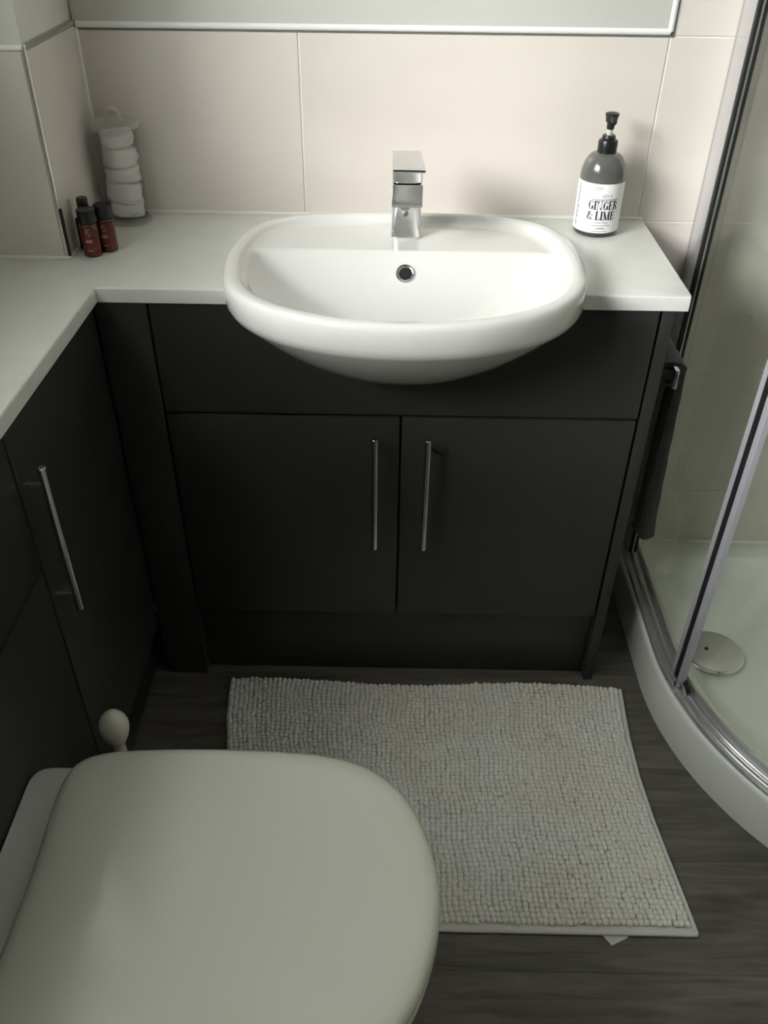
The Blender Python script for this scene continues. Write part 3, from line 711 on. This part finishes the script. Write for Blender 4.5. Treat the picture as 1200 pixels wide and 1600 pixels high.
for i in range(cu_):
    for j in range(cv_):
        u = (i + .5) / cu_ * .988 + .003; v = (j + .5) / cv_ * .976 + .002
        # rows wander a little, as trodden chenille does
        du = .0022 * math.sin(9 * v * PI + ph[0] + 3 * math.sin(5 * u + ph[1])) + .0012 * math.sin(31 * v + 17 * u + ph[2]); dv = .003 * math.sin(7 * u * PI + ph[3]) + .002 * math.sin(23 * u + 11 * v + ph[4])
        lim = min(1.0, 12 * min(u, 1 - u)); x_, y_ = mpt(u + du * lim, v + dv * min(1, 12 * min(v, 1 - v)))
        x_ += rng.normal(0, .0006); y_ += rng.normal(0, .0008)
        s = rng.uniform(.92, 1.12)
        sc3 = np.array([.0050 * s, .0060 * s, .0055 * s * rng.uniform(.92, 1.08)])
        lean = rng.normal(0, .16, 2)
        p = iv * sc3; p[:, 0] += lean[0] * p[:, 2]; p[:, 1] += (lean[1] - .15) * p[:, 2]
        V.append(p + np.array([x_, y_, .0088 + .0012 * math.sin(5 * u + ph[5]) * math.sin(6 * v + ph[6])])); F.append(itri + base); base += len(iv)
V = np.concatenate(V); F = np.concatenate(F)
me = bpy.data.meshes.new('chenille_pile'); me.vertices.add(len(V)); me.vertices.foreach_set('co', V.ravel().astype(np.float32))
me.loops.add(F.size); me.loops.foreach_set('vertex_index', F.ravel().astype(np.int32))
me.polygons.add(len(F)); me.polygons.foreach_set('loop_start', np.arange(0, F.size, 3, dtype=np.int32))
me.update(calc_edges=True)
pile = keep(link('chenille_pile', me, 'mat', None, True), mt); pile['kind'] = 'stuff'
# turned hem along the right side and front, and the care label poking out
hp = []
for k in range(30):
    x_, y_ = mpt(1.0, k / 29); hp.append((x_ - .001, y_, .0045))
keep(obj('hem', tube(hp, [.0042] * 30, 8), 'matbase', None, True), mt)
hp = []
for k in range(30):
    x_, y_ = mpt(k / 29, 1.0); hp.append((x_, y_ + .001, .0042))
keep(obj('hem', tube(hp, [.0040] * 30, 8), 'matbase', None, True), mt)
ct = keep(obj('care_label', prism([(.318, -.512), (.366, -.512), (.360, -.5215), (.334, -.5335)], .0004, .0014), 'tag'), mt); ct['label'] = 'small white care label'

# ================================================================== SHOWER TRAY
TX, TYB = 0.49, WY - 0.0005
def qpath(d, y_start=TYB, x_end=XR - .001, n=48):
    """tray edge path, offset inwards by d: straight, quarter round, straight"""
    P = [(TX + d, y_start), (TX + d, y_start * .5)]
    R = .55 - d
    for i in range(n + 1):
        a = PI + PI / 2 * i / n
        P.append((1.04 + R * math.cos(a), R * math.sin(a)))
    P.append((x_end, -.55 + d)); return P
tray = thing('shower_tray', 'white quadrant shower tray with curved front beside the vanity unit', 'shower tray', (0.95, -0.1, 0))
TC = (.98, -.06); NA = 240; TA = [2 * PI * i / NA + .003 for i in range(NA)]
outer = qpath(0.0) + [(XR - .001, TYB)]
def inner_loop(d, w, rc):
    P = qpath(d, TYB - w - rc, XR - .001 - w)
    P = P[:1] + P[2:]
    for i in range(1, 9):                                  # front right and back right corners stay square-ish, rounded
        pass
    xr, yb = XR - .001 - w, TYB - w
    arcp = lambda cx, cy, a0, a1: [(cx + rc * math.cos(a0 + (a1 - a0) * i / 8), cy + rc * math.sin(a0 + (a1 - a0) * i / 8)) for i in range(9)]
    front = P[:-1]
    return front + arcp(xr - rc, -.55 + d + rc, -PI / 2, 0) + arcp(xr - rc, yb - rc, 0, PI / 2) + arcp(TX + d + rc, yb - rc, PI / 2, PI)
def ring(poly, z): return [(TC[0] + ray_poly(poly, TC, t) * math.cos(t), TC[1] + ray_poly(poly, TC, t) * math.sin(t), z) for t in TA]
rO = ring(outer, 0); 
def shrink(r, k, z): return [(TC[0] + (x_ - TC[0]) * k, TC[1] + (y_ - TC[1]) * k, z) for x_, y_, _ in r]
q = [shrink(rO, 1, 0.0), shrink(rO, 1, .088), shrink(rO, .9985, .0945), shrink(rO, .995, .0985), shrink(rO, .990, .1000)]
for d, w, rc, z in ((.058, .050, .075, .1000), (.062, .054, .072, .0990), (.070, .060, .070, .0930), (.085, .072, .068, .0780), (.100, .085, .066, .0710), (.125, .105, .06, .0690)):
    q.append(ring(inner_loop(d, w, rc), z))
last = q[-1]
q += [shrink(last, .75, .0675), shrink(last, .5, .066), shrink(last, .25, .065), shrink(last, .02, .0645)]
keep(obj('tray_body', loft(q), 'tray', None, True, 50), tray)
keep(obj('sealant_bead', tube([(TX + .02, TYB - .001, .1005), (XR - .004, TYB - .001, .1005)], .004, 10), 'sealant', None, True), tray)
DX, DY, DZ = .624, .006, .0665
dr = keep(obj('drain_cover', lathe([(0, -.002), (.050, -.002), (.0545, .004), (.0575, .0085), (.0582, .0115), (.0570, .0135), (.05, .0152), (.03, .0166), (.01, .0170), (0, .0170)], 56, DX, DY, DZ), 'steel', None, True, 50), tray); dr['label'] = 'round silver drain cover'
keep(obj('drain_hole_disc', lathe([(0, .0160), (.0042, .0160), (.0042, .0176), (.0, .0177)], 16, DX - .013, DY + .006, DZ), 'hole', None), tray)  # raised disc, coloured dark as the shade inside a small hole

# ================================================================== SHOWER ENCLOSURE
en = thing('shower_enclosure', 'curved glass shower enclosure with silver frame on the white tray', 'shower enclosure', (0.52, -0.1, 0.1))
def sweep(path2, prof, closed_prof=True):
    """sweep a (d, z) profile; path2(d) gives the plan line offset inwards by d"""
    lines = [path2(d) for d, z in prof]
    rings = [[(lines[k][i][0], lines[k][i][1], prof[k][1]) for k in range(len(prof))] for i in range(len(lines[0]))]
    return loft(rings)
pth = lambda d: qpath(d, TYB - .03, XR - .004)
Z0 = .1002
keep(obj('bottom_track', sweep(pth, [(.0055, Z0), (.0055, Z0 + .006), (.0075, Z0 + .0085), (.0125, Z0 + .0095), (.0155, Z0 + .0085), (.0168, Z0 + .006), (.0190, Z0 + .0060), (.0215, Z0 + .014), (.0235, Z0 + .0155), (.0265, Z0 + .0140), (.0275, Z0 + .005), (.0370, Z0 + .005), (.0385, Z0 + .018), (.0410, Z0 + .0195), (.0435, Z0 + .0185), (.0445, Z0)]), 'alu', None, True, 28), en)
keep(obj('top_track', sweep(pth, [(.012, 1.93), (.012, 1.97), (.044, 1.97), (.044, 1.93)]), 'alu', None, True, 28), en)
boxo('wall_profile', 'alu', (.5035, .5190, .266, WY - .0005, Z0 + .001, 1.97), en, bev=.0015)
boxo('profile_seal', 'darkgap', (.5040, .5085, .2575, .266, Z0 + .02, 1.93), en, bev=.0008)
boxo('profile_seal', 'trim', (.5095, .5128, .2570, .266, Z0 + .02, 1.93), en, bev=.0008)
boxo('profile_seal', 'darkgap', (.5138, .5186, .2575, .266, Z0 + .02, 1.93), en, bev=.0008)
def pane_path(d, y0, y1, n=22):
    """plan points from y0 on the straight side round to arc position y1 (<0)"""
    R = .55 - d; P = [(TX + d, y0 + (0 - y0) * i / 6) for i in range(6)]
    a1 = math.asin(min(1, -y1 / R))
    for i in range(n + 1):
        a = PI + a1 * i / n; P.append((1.04 + R * math.cos(a), R * math.sin(a)))
    return P
def pane(name, d, th, y0, y1, z0, z1, m):
    return keep(obj(name, sweep(lambda e_: pane_path(e_, y0, y1), [(d, z0), (d + th, z0), (d + th, z1), (d, z1)]), m, None, True, 40), en)
pane('fixed_pane', .0215, .006, .262, -.088, Z0 + .018, 1.935, 'glass')
def arc_pane(name, d, th, a0, a1, z0, z1, m, n=24):
    path = lambda e_: [(1.04 + (.55 - e_) * math.cos(a0 + (a1 - a0) * i / n), (.55 - e_) * math.sin(a0 + (a1 - a0) * i / n)) for i in range(n + 1)]
    return keep(obj(name, sweep(path, [(d, z0), (d + th, z0), (d + th, z1), (d, z1)]), m, None, True, 40), en)
# the two curved doors, closed, meeting in the middle of the curve
arc_pane('door_pane', .0395, .005, PI + math.radians(8.5), PI + math.radians(44.6), Z0 + .022, 1.935, 'glass')
arc_pane('door_pane', .0395, .005, PI + math.radians(45.4), PI + math.radians(81.5), Z0 + .022, 1.935, 'glass')
boxo('fixed_pane', 'glass', (1.11, XR - .004, -.521, -.515, Z0 + .018, 1.935), en, bev=0)
for a_ in (43.2, 46.8):
    a_ = PI + math.radians(a_); c_ = Vector((1.04 + .503 * math.cos(a_), .503 * math.sin(a_), 0)); n_ = Vector((math.cos(a_), math.sin(a_), 0)) * .045
    bm = tube([c_ + n_ + Vector((0, 0, .95)), c_ + n_ + Vector((0, 0, 1.15))], .008, 12)
    for z_ in (.975, 1.125): merge(bm, tube([c_ + n_ + Vector((0, 0, z_)), c_ + n_ * .12 + Vector((0, 0, z_))], .006, 10))
    keep(obj('door_handle', bm, 'chrome', None, True), en)
# vertical closing seal at the free edge of the panes
def vstrip(name, d0, d1, ya, yb, m):
    a = lambda d, yy: (1.04 - math.sqrt((.55 - d) ** 2 - yy * yy), yy)
    P = [a(d0, ya), a(d0, yb), a(d1, yb), a(d1, ya)]
    return keep(obj(name, prism(P, Z0 + .018, 1.935, bev=.001), m, None, True), en)
vstrip('seal_strip', .0190, .0260, -.0740, -.0880, 'seal')
vstrip('seal_core', .0170, .0260, -.0890, -.0965, 'darkgap')
vstrip('seal_strip', .0200, .0280, -.0975, -.1100, 'seal')
# door guide shoe
bm = box(.5080, .5170, -.122, -.108, Z0 + .006, Z0 + .024, .002)
keep(obj('guide_shoe', bm, 'chrome', None, True), en)
bm = box(.527, .533, -.136, -.108, Z0 + .012, Z0 + .026, .002)
keep(obj('guide_shoe', bm, 'darkgap', None, True), en)

# ================================================================== TOWEL RAIL AND TOWEL
PXR = .3966
tr = thing('towel_rail', 'flat chrome towel rail on the right side of the vanity unit', 'towel rail', (PXR, .16, .66))
boxo('bar', 'chrome', (.4335, .4405, .045, .285, .640, .673), tr, bev=.0012)
for y_ in (.050, .262): boxo('bracket', 'darkgap', (PXR, .434, y_, y_ + .010, .654, .668), tr, bev=.001)  # brackets coloured black for the dark surroundings that chrome would reflect
# towel: folded in two layers over the bar, hanging down both sides
def towel_mesh():
    prof = []
    for f in np.linspace(0, 1, 22): prof.append((.4745 - .0135 * f ** .7, .318 + (.660 - .318) * f))         # outer face going up
    for a in np.linspace(0, PI, 9)[1:-1]: prof.append((.4340 + .027 * math.cos(a) - .0008, .660 + .0185 * math.sin(a)))
    for f in np.linspace(0, 1, 16): prof.append((.4060, .650 - (.650 - .345) * f))                    # inner face going down
    prof += [(.408, .337), (.4165, .336), (.4215, .345)]
    for f in np.linspace(0, 1, 12): prof.append((.4290, .350 + (.628 - .350) * f))
    prof += [(.4320, .634), (.4420, .634)]
    for f in np.linspace(0, 1, 14): prof.append((.4450 - .004 * f, .628 - (.628 - .328) * f))
    prof += [(.4430, .317), (.4490, .309), (.4590, .307), (.4680, .311)]
    return prof
prof = towel_mesh(); rings = []
for i in range(26):
    f = i / 25; y_ = .066 + (.252 - .066) * f
    edge = 0.0035 * (1 - min(1, min(f, 1 - f) * 10)) ** 2
    rg = []
    for k, (x_, z_) in enumerate(prof):
        low = max(0, (.66 - z_) / .35)
        wob = low * (.0035 * math.sin(7 * f * PI + .6) + .002 * math.sin(17 * f + 3))
        cx_, cz_ = (.4370, .5)
        rg.append((max(.3990, min(.4860, x_ + wob * (1 if x_ > .43 else .25) - (edge if x_ > .46 else (-edge if x_ < .41 else 0)))), y_ - .006 * low * (1 - 2 * f) * 0 + .0015 * math.sin(z_ * 90 + i) , z_ + low * .004 * math.sin(11 * f + 1)))
    rings.append(rg)
tw = obj('hand_towel', loft(rings), 'towel', None, True, 70)
tag(tw, 'dark charcoal towel hanging over the rail beside the shower', 'towel')
